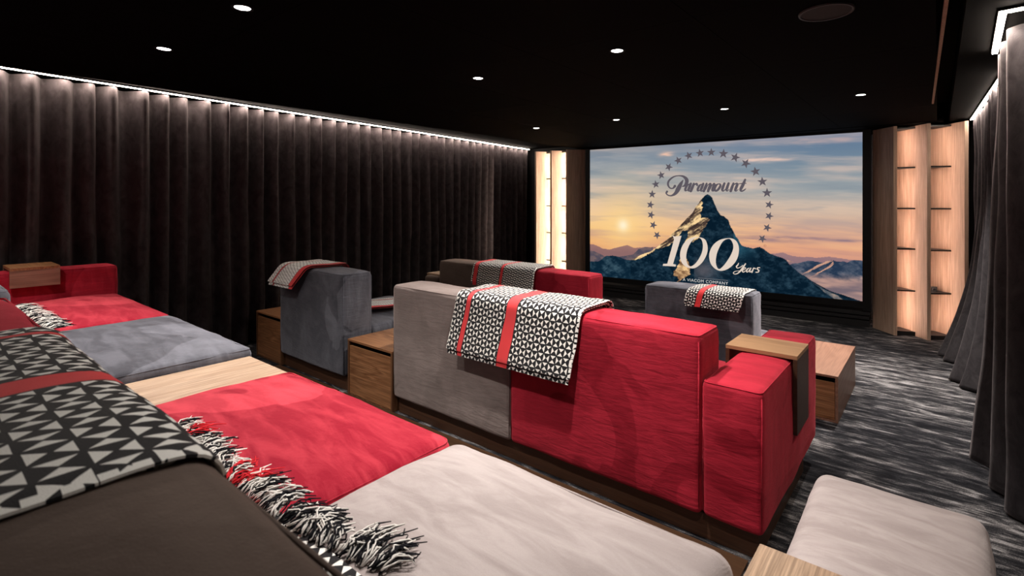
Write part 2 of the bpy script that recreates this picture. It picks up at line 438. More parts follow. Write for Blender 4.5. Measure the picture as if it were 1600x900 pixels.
# ---------------------------------------------------------------- curtains
def curtain(name, pts, z0, z1, pitch, amp, label, group=None, seed=0.0, flare=None, dens=16, rows=56, mat=None):
    P = [Vector(p) for p in pts]; L = [0]
    for a, b in zip(P[:-1], P[1:]): L.append(L[-1]+(b-a).length)
    def at(s):
        s = min(max(s, 0), L[-1]-1e-6)
        i = max(j for j in range(len(L)-1) if L[j] <= s)
        # rounded corner: average of a short window
        return P[i].lerp(P[i+1], (s-L[i])/(L[i+1]-L[i]))
    def ats(s):
        return (at(s-.08)+at(s-.04)+at(s)+at(s+.04)+at(s+.08))/5
    n = int(L[-1]/pitch*dens); V = []
    for r in range(rows+1):
        t = r/rows; z = z1+(z0-z1)*t**.8
        for k in range(n+1):
            s = L[-1]*k/n; f = s/pitch
            kk = math.floor(f)
            j = noise.noise(Vector((kk*1.7+seed, 0, 0)))
            ph = f+t*.34*noise.noise(Vector((f*.45, z*.6, seed)))+.30*noise.noise(Vector((f*.6+9, seed, 0)))
            a = amp*(1+.5*noise.noise(Vector((f*.5, seed+3, z*.5))))*(1-.15*t)
            wv = 2*((1+math.cos(2*PI*ph))/2)**2.0-1
            lean = .35*math.sin(2*PI*ph)                      # folds roll to one side
            d = (ats(s+.02)-ats(s-.02)).normalized(); nr = Vector((d.y, -d.x))
            c = ats(s)+nr*(a*wv+.012*noise.noise(Vector((s*3, z*2.2, seed+5))))+d*(amp*lean*.8)
            if flare: c = c+nr*flare(s/L[-1], t)
            V.append((c.x, c.y, z))
    Fc = [[r*(n+1)+k, r*(n+1)+k+1, (r+1)*(n+1)+k+1, (r+1)*(n+1)+k] for r in range(rows) for k in range(n)]
    o = mk(name, V, Fc, mat or M['curtain'], None, smooth=True)
    m = o.modifiers.new('thickness', 'SOLIDIFY'); m.thickness = .004
    return tag(o, label, 'curtain', group)
A0 = Vector((-5.579, .527)); DL = Vector((-.1066, .9943))
wall = lambda s, off=0.0: (A0.x+DL.x*s-off*.9943, A0.y+DL.y*s-off*.1066)
curtain('curtain', [wall(-2.2, .088), wall(7.35, .088)], .012, 2.545, .183, .068,
        'long dark taupe velvet curtain in deep folds along the whole left wall', seed=1.0)
def strip(name, pts, zt, wd, label, h=.012, mat=None):
    """LED profile: black channel with a glowing face below"""
    root = empty(name, (pts[0][0], pts[0][1], zt), label, 'light strip', 'LED strips at the ceiling edge')
    ch, df = [], []
    for a, b in zip(pts[:-1], pts[1:]):
        a, b = Vector(a), Vector(b); d = (b-a).normalized(); nr = Vector((-d.y, d.x))
        for lst, ww, za, zb in ((ch, wd*.62, zt-h*.4, zt+.006), (df, wd*.5, zt-h, zt-h*.4)):
            q = [a-nr*ww-d*ww, a+nr*ww-d*ww, b+nr*ww+d*ww, b-nr*ww+d*ww]
            v = [(p.x, p.y, za) for p in q]+[(p.x, p.y, zb) for p in q]
            lst.append((v, [[3, 2, 1, 0], [4, 5, 6, 7], [0, 1, 5, 4], [1, 2, 6, 5], [2, 3, 7, 6], [3, 0, 4, 7]]))
    mk('channel', *merge(ch), M['black'], root); mk('diffuser', *merge(df), mat or M['led'], root)
    return root
strip('led_strip', [wall(-2.2, -.005), wall(7.33, -.005)], 2.565, .012, 'long thin warm LED strip running above the left wall curtain')
strip('led_strip', [(.285, 7.10), (.350, 4.75)], 2.42, .022, 'short LED strip above the far right curtain by the oak boards')
strip('led_strip', [(.262, 3.98), (.235, 3.15), (1.4, 3.02)], 2.42, .026, 'L-shaped LED strip turning the corner above the nearest right curtain')
# right: far gathered curtain, swept forward at its hem, and the near curtain turning a corner
def flare_far(u, t): return t**2.4*(.33*math.exp(-((u-.80)/.15)**2)+.26*math.exp(-((u-.48)/.11)**2))
curtain('curtain', [(.410, 4.3), (.36, 7.0)], .012, 2.405, .21, .060,
        'dark velvet curtain swept out at the hem beside the right oak boards', seed=8.0, flare=lambda u, t: -flare_far(u, t), rows=60, mat=M['curtain_right'])
curtain('curtain', [(.322, 4.02), (.318, 3.30), (1.7, 3.14)], .012, 2.40, .30, .045,
        'near dark velvet curtain cut by the right edge of the picture', seed=12.0, flare=lambda u, t: (.085*t**1.6)*max(0, 1-u/.26)+.05*t*max(0, 1-u/.5), rows=60, mat=M['curtain_right'])

# ---------------------------------------------------------------- screen wall
TH = math.radians(2.9); SD = Vector((math.cos(TH), math.sin(TH), 0)); SN = Vector((SD.y, -SD.x, 0))   # along / towards the seats
SR = Vector((-.726, 7.37, .315)); SWD, SHT = 3.812, 2.074; SL = SR-SD*SWD
def scr(u, v, off=0.0):
    p = SL+SD*(u*SWD)+Vector((0, 0, v*SHT))+SN*off; return (p.x, p.y, p.z)
def sbox(u0, u1, z0, z1, o0, o1, nm, mat, parent, b=.003):
    """box in the screen wall's own frame: u in metres from the screen's left edge, o = depth towards the seats"""
    V, Fc = bevel_box(u0, u1, -o1, -o0, z0, z1, b)
    V = [tuple(Vector((SL.x, SL.y, 0))+SD*x-SN*y*1.0*1 if False else Vector((SL.x, SL.y, 0))+SD*x+SN*(-y)+Vector((0, 0, z))) for x, y, z in V]
    return mk(nm, V, Fc, mat, parent)
screen = empty('projection_screen', (SL.x+SD.x*SWD/2, SL.y+SD.y*SWD/2, .1),
               'large framed projection screen showing a starry ring over a mountain at sunset', 'screen')
sbox(-.075, 0, .20, 2.415, -.05, .03, 'frame_side', M['black'], screen)
sbox(SWD, SWD+.088, .205, 2.415, -.05, .03, 'frame_side', M['black'], screen)
sbox(0, SWD, .235, .315, -.05, .03, 'frame_rail', M['black'], screen)
sbox(0, SWD, 2.389, 2.415, -.05, .03, 'frame_rail', M['black'], screen)
base = empty('screen_plinth', (SL.x+SD.x*SWD/2, SL.y+SD.y*SWD/2+.1, 0), 'low black grooved plinth running under the projection screen', 'plinth')
dark = plain('satin_black_board', (.016, .016, .017), .4, .4)
sbox(-.03, SWD+.08, .15, .198, -.4, .012, 'top_board', dark, base)
sbox(-.03, SWD+.07, .095, .135, -.4, -.004, 'slat', dark, base)
sbox(-.03, SWD+.07, .0, .08, -.4, -.02, 'slat', dark, base)
sbox(-.03, SWD+.07, .0, .15, -.42, -.05, 'backing', M['gap'], base)

# ---- picture thrown on the screen: a colour-per-point grid that glows
WORD = [[(0.4126,0.7432,0.0071),(0.4031,0.7153,0.0391),(0.3928,0.6804,0.0535),(0.3822,0.6496,0.0394),(0.3669,0.6325,0.0198),(0.3523,0.6344,0.0144),(0.3441,0.6489,0.0181),(0.3473,0.6606,0.0271)],[(0.3793,0.6997,0.0323),(0.3711,0.6844,0.0162),(0.3589,0.6877,0.0162),(0.3515,0.7119,0.0235),(0.3554,0.74,0.0235),(0.3725,0.7653,0.018),(0.3923,0.7738,0.0125),(0.4119,0.7685,0.0231),(0.4249,0.7478,0.0407),(0.4261,0.7243,0.0424),(0.4186,0.7032,0.0266),(0.4091,0.6963,0.0107)],[(0.4374,0.7133,0.0088),(0.4285,0.7042,0.023),(0.4214,0.6805,0.0283),(0.4214,0.6669,0.0195),(0.4299,0.6731,0.0088),(0.4385,0.6984,0.007)],[(0.4425,0.7152,0.0264),(0.4374,0.692,0.0317),(0.4332,0.6709,0.0282),(0.4374,0.6644,0.0141),(0.4444,0.674,0.007)],[(0.4541,0.7144,0.0245),(0.4486,0.6883,0.0316),(0.4425,0.663,0.0299)],[(0.4479,0.6854,0.007),(0.4571,0.7075,0.0123),(0.4648,0.7132,0.0245),(0.4671,0.703,0.021)],[(0.4854,0.7108,0.0087),(0.4767,0.7018,0.0226),(0.4698,0.6785,0.0279),(0.4698,0.665,0.0192),(0.4781,0.6712,0.0087),(0.4865,0.6961,0.0069)],[(0.4903,0.7127,0.026),(0.4854,0.6898,0.0313),(0.4813,0.669,0.0278),(0.4854,0.6626,0.0139),(0.4922,0.6721,0.0069)],[(0.5028,0.7127,0.0242),(0.4976,0.6878,0.0312),(0.4922,0.6621,0.0295)],[(0.5005,0.6736,0.0069),(0.5073,0.7017,0.0086),(0.5151,0.7122,0.0189),(0.5173,0.7064,0.0292),(0.5124,0.6837,0.031),(0.5084,0.6617,0.0293)],[(0.5162,0.6732,0.0069),(0.5229,0.7012,0.0086),(0.5296,0.7117,0.0189),(0.5311,0.7059,0.0291),(0.5267,0.6833,0.0309),(0.5251,0.6668,0.0292),(0.5296,0.6621,0.012)],[(0.5472,0.7103,0.0102),(0.5384,0.7007,0.0256),(0.5324,0.6778,0.0291),(0.5362,0.6624,0.0205),(0.545,0.6705,0.0256),(0.5531,0.6929,0.0272),(0.5527,0.7072,0.0187),(0.5472,0.7103,0.0102)],[(0.5683,0.712,0.0254),(0.5631,0.6877,0.0305),(0.5609,0.6681,0.0272),(0.5657,0.6618,0.0136),(0.5744,0.68,0.0068),(0.5808,0.7002,0.0051)],[(0.5834,0.7123,0.0253),(0.5787,0.688,0.0304),(0.5761,0.6677,0.027),(0.5797,0.6615,0.0118),(0.5851,0.6716,0.0067)],[(0.599,0.7109,0.0235),(0.5941,0.686,0.0303),(0.5894,0.6601,0.0286)],[(0.5915,0.6714,0.0067),(0.6011,0.7015,0.0084),(0.6095,0.7105,0.0184),(0.6123,0.7032,0.0284),(0.6081,0.6811,0.0301),(0.6059,0.6651,0.0268),(0.6095,0.6605,0.0117),(0.6159,0.6709,0.0067)],[(0.6444,0.7348,0.0215),(0.6367,0.7004,0.0332),(0.629,0.6706,0.0299),(0.6319,0.6585,0.0166),(0.6398,0.6643,0.0149),(0.6464,0.6742,0.0083)],[(0.6221,0.7077,0.0083),(0.6357,0.7104,0.0116),(0.6481,0.7108,0.0083)]]
YEARS = [[(0.6184,0.1764,0.01),(0.6154,0.1639,0.016),(0.6108,0.1536,0.0181),(0.6141,0.1434,0.012),(0.6242,0.1506,0.01),(0.6329,0.1638,0.01)],[(0.6424,0.1761,0.0139),(0.6359,0.157,0.0199),(0.6267,0.1307,0.022),(0.6154,0.1083,0.014),(0.6052,0.1015,0.0101),(0.5997,0.1084,0.0101),(0.6065,0.1201,0.008),(0.6204,0.126,0.006)],[(0.6324,0.1316,0.01),(0.6416,0.1411,0.008),(0.6419,0.1492,0.0119),(0.6359,0.1455,0.0139),(0.6314,0.1286,0.016),(0.6349,0.1195,0.0139),(0.6441,0.1313,0.006)],[(0.6552,0.1492,0.0079),(0.6483,0.1406,0.0159),(0.6458,0.1249,0.0159),(0.6508,0.1237,0.0099),(0.6587,0.1458,0.0099)],[(0.6606,0.1499,0.0138),(0.6567,0.1313,0.0158),(0.6582,0.1229,0.0119),(0.6631,0.1312,0.0059)],[(0.6699,0.1512,0.0138),(0.6641,0.1219,0.0158)],[(0.6665,0.1374,0.0059),(0.6719,0.1506,0.0118),(0.6767,0.1474,0.0138)],[(0.6907,0.157,0.0117),(0.684,0.1551,0.0137),(0.683,0.1455,0.0157),(0.6879,0.1377,0.0157),(0.685,0.1269,0.0137),(0.6782,0.1249,0.0138)]]
ONE = [(0.3698,0.3432),(0.3805,0.3378),(0.4059,0.3448),(0.3718,0.1387),(0.384,0.1351),(0.3823,0.1219),(0.3299,0.12),(0.3314,0.1344),(0.3483,0.1377),(0.3759,0.3146),(0.3742,0.3279)]
ZEROS = [([(0.4759,0.3393),(0.4977,0.3234),(0.5064,0.2742),(0.5032,0.2239),(0.4869,0.1668),(0.4649,0.1287),(0.4455,0.1173),(0.4201,0.1291),(0.4045,0.1615),(0.3999,0.2124),(0.4082,0.2699),(0.4258,0.3125),(0.451,0.3359)],[(0.4718,0.3294),(0.4828,0.3122),(0.4863,0.2723),(0.4814,0.2265),(0.4682,0.1796),(0.4544,0.15),(0.4404,0.137),(0.4306,0.1546),(0.4264,0.1898),(0.4292,0.2361),(0.4393,0.283),(0.4544,0.3189)]),([(0.5848,0.3417),(0.604,0.3335),(0.6154,0.3088),(0.6196,0.2696),(0.6154,0.217),(0.6027,0.1719),(0.5822,0.1351),(0.5589,0.1166),(0.5379,0.1234),(0.5193,0.1561),(0.512,0.2049),(0.5158,0.2512),(0.5299,0.2963),(0.5537,0.329)],[(0.5822,0.3303),(0.5925,0.3165),(0.5976,0.282),(0.5925,0.2426),(0.5797,0.1972),(0.5641,0.1561),(0.5511,0.1346),(0.5432,0.1444),(0.5387,0.1784),(0.5419,0.2282),(0.5511,0.2736),(0.5641,0.3141)])]
STARS = [(0.52,0.9288,0,0.0578),(0.4772,0.9281,8,0.0585),(0.4338,0.9137,20,0.0593),(0.3927,0.8828,165,0.06),(0.3546,0.8394,190,0.0606),(0.323,0.7811,12,0.0612),(0.3005,0.7155,8,0.0616),(0.2852,0.6431,-3,0.0618),(0.2779,0.5647,-12,0.061),(0.2805,0.4898,-18,0.0609),(0.2899,0.4153,195,0.0608),(0.3059,0.3417,185,0.0605),(0.7216,0.5691,-15,0.0534),(0.7216,0.496,-22,0.0534),(0.7152,0.4196,192,0.0535),(0.6992,0.3468,186,0.0538),(0.5644,0.9154,-5,0.0651),(0.6064,0.8858,195,0.0643),(0.6432,0.8427,188,0.0636),(0.6762,0.7868,10,0.0629),(0.6992,0.7193,4,0.0625),(0.7147,0.6459,0,0.0622)]
PEAK = [(0.1906,0.1423),(0.2258,0.1798),(0.2565,0.2017),(0.2792,0.2185),(0.3016,0.25),(0.3274,0.2879),(0.3492,0.3154),(0.3636,0.342),(0.3641,0.3477),(0.3926,0.4003),(0.417,0.4518),(0.4343,0.4837),(0.4514,0.5153),(0.4599,0.5465),(0.4717,0.5775),(0.4818,0.6021),(0.4918,0.6205),(0.4984,0.6339),(0.5057,0.64),(0.5149,0.6313),(0.5231,0.6172),(0.528,0.596),(0.5319,0.5748),(0.5371,0.5506),(0.5416,0.5325),(0.549,0.5116),(0.5544,0.4967),(0.5666,0.488),(0.5798,0.4706),(0.5839,0.4469),(0.5893,0.4233),(0.5974,0.394),(0.6049,0.3708),(0.608,0.3532),(0.6172,0.3362),(0.6228,0.3131),(0.6295,0.2949),(0.6471,0.286),(0.6711,0.2796),(0.6904,0.293),(0.7036,0.2788),(0.7225,0.2539),(0.7453,0.2394),(0.7707,0.2254),(0.7832,0.1961),(0.7957,0.1727),(0.8093,0.1512),(0.8229,0.1366),(0.855,0.0978),(0.8812,0.0707),(0.9069,0.0473),(0.9571,0.0196),(1.0056,-0.0034)]
SUNLIT = [(0.0689,0.1472),(0.1147,0.1731),(0.1754,0.2135),(0.2108,0.2305),(0.2571,0.2745),(0.3096,0.318),(0.3641,0.3668),(0.3926,0.4066),(0.417,0.4518),(0.4343,0.4868),(0.4514,0.5184),(0.4599,0.5496),(0.4717,0.5806),(0.4818,0.6052),(0.4925,0.6236),(0.4851,0.596),(0.4818,0.5591),(0.4868,0.5407),(0.4791,0.4975),(0.4851,0.4792),(0.5083,0.4752),(0.5133,0.4589),(0.5034,0.431),(0.4984,0.4063),(0.4868,0.381),(0.4801,0.356),(0.4684,0.3305),(0.4514,0.3043),(0.4378,0.3281),(0.417,0.3014),(0.4309,0.365),(0.4378,0.3904),(0.4101,0.373),(0.3926,0.3245),(0.3748,0.2977),(0.3425,0.2629),(0.3096,0.2391),(0.2722,0.1975),(0.2341,0.1602),(0.1754,0.133),(0.1147,0.1185)]
SUNLIT_LOW = [(0.3712,0.0482),(0.3915,0.134),(0.403,0.1767),(0.4201,0.2147),(0.4314,0.17),(0.4399,0.1303),(0.4385,0.0741),(0.4201,0.0559),(0.3887,0.0096),(0.3915,0.0514)]
FAR_LEFT = [(-0.0136,0.2511),(0.0126,0.2499),(0.0299,0.241),(0.0597,0.2196),(0.0933,0.2161),(0.1222,0.2292),(0.1507,0.2455),(0.1747,0.2558),(0.1945,0.2463),(0.2102,0.2378),(0.2373,0.2438),(0.2565,0.2503),(0.2867,0.2519),(0.3528,0.2646)]
MID_LEFT = [(-0.0136,0.1961),(0.0213,0.1948),(0.047,0.1787),(0.0724,0.1553),(0.1222,0.1611),(0.1707,0.1735),(0.2024,0.1904),(0.2258,0.2294),(0.2565,0.2489),(0.2867,0.2486)]
DARK_LEFT = [(-0.0136,0.1065),(0.0427,0.1171),(0.064,0.1439),(0.0808,0.1632),(0.1099,0.1713),(0.1385,0.163),(0.1627,0.1456),(0.1945,0.1395),(0.2258,0.107),(0.2488,0.0641),(0.2792,-0.0162)]
FAR_RIGHT = [(0.6875,0.227),(0.7311,0.252),(0.7651,0.2642),(0.7957,0.2452),(0.8283,0.2434),(0.8681,0.2437),(0.9069,0.2526),(0.9571,0.2436),(1.0056,0.2433)]
MID_RIGHT = [(0.7735,0.1808),(0.7957,0.1922),(0.8175,0.2034),(0.8444,0.2206),(0.8681,0.2197),(0.8889,0.2126),(0.9044,0.2254),(0.9171,0.235),(0.9297,0.2286),(0.9571,0.2225),(0.9694,0.2388),(0.984,0.2469),(1.0056,0.2407)]
SPUR = [(0.6711,0.2796),(0.6904,0.293),(0.6741,0.2306),(0.6592,0.1706),(0.6411,0.1916),(0.632,0.2493),(0.6197,0.2892)]
GLINTS = [[(0.8229,0.1322),(0.8444,0.1602),(0.8707,0.1939),(0.8967,0.2217),(0.9171,0.2334),(0.9171,0.227),(0.8941,0.2052),(0.8707,0.1803),(0.8444,0.1492)],[(0.8444,0.1136),(0.8655,0.1415),(0.8864,0.1663),(0.9069,0.1988),(0.9184,0.2271),(0.9196,0.2112),(0.9108,0.1859),(0.8889,0.164),(0.8707,0.1368),(0.8497,0.1117)],[(0.855,0.0879),(0.876,0.0643),(0.8967,0.0249),(0.9196,-0.0001),(0.9497,-0.002),(0.9322,0.0158),(0.9018,0.042),(0.876,0.0697)],[(0.7735,0.2202),(0.7984,0.2065),(0.7874,0.1984)]]

def srgb(c): c = np.asarray(c, float)/255; return np.where(c <= .04045, c/12.92, ((c+.055)/1.055)**2.4)
NU, NV = 620, 338
gu, gv = np.meshgrid(np.linspace(0, 1, NU), np.linspace(0, 1, NV))
rs = np.random.RandomState(5)
def vnoise(x, y, sc_x, sc_y, seed, octv=4, gain=.55):
    out = np.zeros_like(x); amp = 1; tot = 0
    for o in range(octv):
        r = np.random.RandomState(seed+o); G = r.rand(256, 256)
        X = x*sc_x*2**o+17*o; Y = y*sc_y*2**o+31*o
        xi = np.floor(X).astype(int); yi = np.floor(Y).astype(int); fx = X-xi; fy = Y-yi
        fx = fx*fx*(3-2*fx); fy = fy*fy*(3-2*fy)
        g = lambda a, b: G[a % 256, b % 256]
        out += amp*((g(xi, yi)*(1-fx)+g(xi+1, yi)*fx)*(1-fy)+(g(xi, yi+1)*(1-fx)+g(xi+1, yi+1)*fx)*fy)
        tot += amp; amp *= gain
    return out/tot
def inside(poly, x, y):
    res = np.zeros(x.shape, bool); n = len(poly)
    for i in range(n):
        x1, y1 = poly[i][:2]; x2, y2 = poly[(i+1) % n][:2]
        if y1 == y2: continue
        c = ((y1 > y) != (y2 > y)) & (x < (x2-x1)*(y-y1)/(y2-y1)+x1); res ^= c
    return res
def lerp3(a, b, t): return a+(b-a)*t[..., None]
def stops(t, st):
    xs_ = [s[0] for s in st]; return np.stack([np.interp(t, xs_, [s[1][i] for s in st]) for i in range(3)], -1)
yy = gv; xx = gu
warpx = (vnoise(xx, yy, 40, 40, 60)-.5)*.010; warpy = (vnoise(xx, yy, 40, 40, 80)-.5)*.018
skyL = stops(yy, [(.25, (228, 160, 110)), (.33, (243, 188, 122)), (.42, (246, 200, 140)), (.52, (232, 196, 158)), (.66, (196, 180, 167)), (.8, (158, 163, 167)), (.92, (148, 155, 164)), (1, (180, 168, 163))])
skyR = stops(yy, [(.18, (216, 150, 128)), (.30, (226, 165, 132)), (.42, (228, 178, 145)), (.52, (205, 180, 162)), (.66, (158, 163, 165)), (.8, (122, 140, 155)), (.92, (103, 126, 150)), (1, (96, 118, 148))])
img = lerp3(skyL, skyR, np.clip(xx*1.15-.02, 0, 1))
cl = vnoise(xx, yy+xx*.10, 3.2, 17, 11, 5, .55); cl2 = vnoise(xx, yy-xx*.05, 6, 34, 23, 4)
warm = stops(yy, [(.3, (248, 196, 140)), (.6, (238, 205, 180)), (1, (222, 190, 178))]); cool = stops(yy, [(.3, (190, 140, 130)), (.45, (170, 150, 150)), (.6, (140, 150, 157)), (1, (96, 118, 142))])
img = lerp3(img, warm, np.clip((cl-.5)*2.0, 0, .6)); img = lerp3(img, cool, np.clip((.48-cl)*2.6, 0, .55))
img = lerp3(img, cool, np.clip((cl2-.60)*3.0, 0, .45)*np.clip(1.2-yy, 0, 1))
for (cx_, cy_, rx, ry, col, st_) in ((.67, .865, .07, .018, (225, 195, 182), .8), (.75, .86, .06, .012, (220, 190, 178), .7), (.345, .93, .03, .02, (232, 190, 170), .7), (.88, .965, .12, .02, (190, 165, 165), .6), (.80, .36, .13, .010, (150, 120, 128), .8), (.72, .34, .16, .016, (165, 130, 130), .6), (.95, .355, .06, .008, (140, 118, 130), .6)):
    n = vnoise(xx, yy, 18, 60, int(cx_*1000))
    m = np.exp(-((xx-cx_)/rx)**2-((yy-cy_)/ry)**2)*np.clip(n*2.2-.45, 0, 1); img = lerp3(img, np.array(col, float), np.clip(m*st_*1.6, 0, 1))
sd = np.sqrt(((xx-.157)*1.84)**2+(yy-.407)**2)
img = lerp3(img, np.array((255, 214, 140.)), np.clip(np.exp(-(sd/.22)**1.3)*.85, 0, 1)); img = lerp3(img, np.array((255, 240, 205.)), np.clip(np.exp(-(sd/.045)**2), 0, 1))
def below(curve, jx=0, jy=0):
    cx_ = [p[0] for p in curve]; cy_ = [p[1] for p in curve]; return (yy+warpy*jy) < np.interp(xx+warpx*jx, cx_, cy_, left=-9, right=-9)
rock = vnoise(xx+yy*.35, yy-xx*.2, 42, 30, 101, 5, .62); fineR = vnoise(xx, yy, 120, 90, 131, 3, .7); diagn = vnoise(xx*.8+yy*.7, yy-xx*1.25, 14, 46, 151, 5, .6)
def paint(mask, a, b, f): 
    global img
    col = lerp3(np.broadcast_to(np.array(a, float), img.shape).copy(), np.broadcast_to(np.array(b, float), img.shape), np.clip(f, 0, 1)); img = np.where(mask[..., None], col, img)
paint(below(FAR_LEFT, .4, .4), (142, 105, 104), (188, 140, 122), (yy-.22)*6+rock*.3)
paint(below(MID_LEFT, .6, .6), (78, 74, 88), (128, 104, 102), (rock-.35)*2.2)
paint(below(FAR_RIGHT, .4, .4), (128, 104, 116), (170, 130, 128), (yy-.15)*5+rock*.2)
paint(below(MID_RIGHT, .8, .8), (38, 55, 78), (98, 104, 118), (rock-.38)*2.4+(diagn-.5)*.9)
for i, g in enumerate(GLINTS):
    if i != 2: paint(inside(g, xx+warpx*.6, yy+warpy*.6), (150, 118, 112), (226, 172, 142), (diagn-.3)*2.5)
fog = np.exp(-((xx-.93)/.16)**2)*np.clip((.155-yy+.05*(rock-.5))*16, 0, 1)*(xx > .7)
fogn = vnoise(xx, yy, 9, 22, 171, 4)
img = lerp3(img, lerp3(np.broadcast_to(np.array((120, 104, 112.)), img.shape).copy(), np.broadcast_to(np.array((222, 172, 150.)), img.shape), np.clip(fogn*2.4-.75, 0, 1)), np.clip(fog*1.5, 0, .95))
paint(below(DARK_LEFT, .8, .8), (12, 36, 53), (62, 88, 102), (rock-.42)*2.2+(diagn-.5)*1.1)
peak = below(PEAK, .5, .5)
paint(peak, (7, 27, 42), (50, 76, 92), (rock-.40)*1.7+(fineR-.5)*.8+(diagn-.5)*.5)
spur = inside(SPUR, xx, yy) & peak
bowl = peak & (xx > .60) & (xx < .695) & (yy > .19)
img = lerp3(img, np.array((44, 92, 112.)), np.where(bowl, np.clip((.695-xx)*14, 0, 1)*np.clip((yy-.19)*14, 0, 1)*.7, 0))
lit = inside(SUNLIT, xx+warpx*1.6, yy+warpy*1.6) & peak
paint(lit, (64, 50, 46), (250, 214, 156), (diagn-.30)*3.6+(fineR-.5)*1.0)
lit2 = inside(SUNLIT_LOW, xx+warpx*1.8, yy+warpy*1.8) & peak
paint(lit2, (120, 86, 60), (248, 206, 150), (rock-.25)*2.6)
mist = np.exp(-((xx-.49)/.05)**2-((yy-.11)/.07)**2)*peak*(xx > .455); img = lerp3(img, np.array((104, 98, 104.)), np.clip(mist*.75, 0, 1))
g2 = inside(GLINTS[2], xx+warpx*.7, yy+warpy*.7); paint(g2, (70, 82, 92), (190, 160, 142), (rock-.35)*2.6)
lin = srgb(np.clip(img, 0, 255))
verts = np.array([SL[i]+SD[i]*gu*SWD+(gv*SHT if i == 2 else 0) for i in range(3)]).reshape(3, -1).T
off0 = wloc(screen); verts = verts-np.array(off0)
me = bpy.data.meshes.new('picture_surface'); nq = (NU-1)*(NV-1)
ii = (np.arange(NV-1)[:, None]*NU+np.arange(NU-1)[None, :]).ravel()
quads = np.stack([ii, ii+1, ii+NU+1, ii+NU], 1).astype(np.int32)
me.vertices.add(len(verts)); me.vertices.foreach_set('co', verts.astype(np.float32).ravel())
me.loops.add(nq*4); me.loops.foreach_set('vertex_index', quads.ravel())
me.polygons.add(nq); me.polygons.foreach_set('loop_start', np.arange(nq, dtype=np.int32)*4)
me.update(calc_edges=True); me.validate()
ca = me.color_attributes.new('picture', 'FLOAT_COLOR', 'POINT')
ca.data.foreach_set('color', np.concatenate([lin.reshape(-1, 3), np.ones((NU*NV, 1))], 1).astype(np.float32).ravel())
k = NT('projected_picture'); at_ = k.n('ShaderNodeAttribute', attribute_name='picture'); k.base((0, 0, 0)); k.b.inputs['Specular IOR Level'].default_value = 0
k.L.new(at_.outputs['Color'], k.b.inputs['Emission Color']); k.b.inputs['Emission Strength'].default_value = SCREEN_E
me.materials.append(k.m)
po = bpy.data.objects.new('picture_surface', me); C.objects.link(po); po.parent = screen
def glow(name, c): return emit(name, tuple(srgb(c)), SCREEN_E)
GREY, CREAM, CREAM2 = glow('projected_grey', (92, 86, 94)), glow('projected_cream', (226, 209, 194)), glow('projected_white', (214, 212, 210))
def smooth_pts(P, closed=False, n=6):
    out = []; m = len(P); rng = range(m if closed else m-1)
    g = lambda i: P[i % m] if closed else P[min(max(i, 0), m-1)]
    for i in rng:
        p0, p1, p2, p3 = g(i-1), g(i), g(i+1), g(i+2)
        for q in range(n):
            t = q/n; out.append(tuple(.5*((2*b)+(-a+c)*t+(2*a-5*b+4*c-d)*t*t+(-a+3*b-3*c+d)*t**3) for a, b, c, d in zip(p0, p1, p2, p3)))
    if not closed: out.append(tuple(P[-1]))
    return out
def strokes(name, L, mat, off=.003):
    parts = []
    for li, s in enumerate(L):
        P = [(u*SWD, v*SHT, w_) for u, v, w_ in smooth_pts(s)]; V = []
        for i, (x, y, w_) in enumerate(P):
            a = P[max(0, i-1)]; b = P[min(len(P)-1, i+1)]; d = Vector((b[0]-a[0], b[1]-a[1])); d = d.normalized() if d.length > 1e-9 else Vector((1, 0))
            nx_, ny_ = -d.y*max(w_, .004)/2, d.x*max(w_, .004)/2
            V += [scr((x+nx_)/SWD, (y+ny_)/SHT, off+.0004*li), scr((x-nx_)/SWD, (y-ny_)/SHT, off+.0004*li)]
        Fc = [[2*i, 2*i+1, 2*i+3, 2*i+2] for i in range(len(P)-1)]
        for q in (0, len(P)-1):                                # round ends
            x, y, w_ = P[q]; c0 = len(V)
            V += [scr((x+w_/2*math.cos(a*PI/6))/SWD, (y+w_/2*math.sin(a*PI/6))/SHT, off+.0002+.0004*li) for a in range(12)]
            Fc.append(list(range(c0, c0+12)))
        parts.append((V, Fc))
    return mk(name, *merge(parts), mat, screen)
WORD = WORD[:-4]+[[(u+.0015, v, w_) for u, v, w_ in q] for q in WORD[-4:-2]]+[[(u-.0030, v, w_) for u, v, w_ in q] for q in WORD[-2:]]
strokes('script_lettering', [[(u, v, w_*1.28) for u, v, w_ in q] for q in WORD], GREY)
strokes('small_script', YEARS, CREAM)
for s in STARS:
    u, v, a, r_ = s; V = [scr(u, v, .003)]
    for q in range(10):
        an = math.radians(a)+PI/2+q*PI/5; rr = r_*1.1 if q % 2 == 0 else r_*.44
        V.append(scr(u+rr*math.cos(an)/SWD, v+rr*math.sin(an)/SHT, .003))
    mk('star', V, [[0, 1+q, 1+(q+1) % 10] for q in range(10)], GREY, screen)
mk('numeral', [scr(u, v, .003) for u, v in ONE], [list(range(len(ONE)))], CREAM, screen)
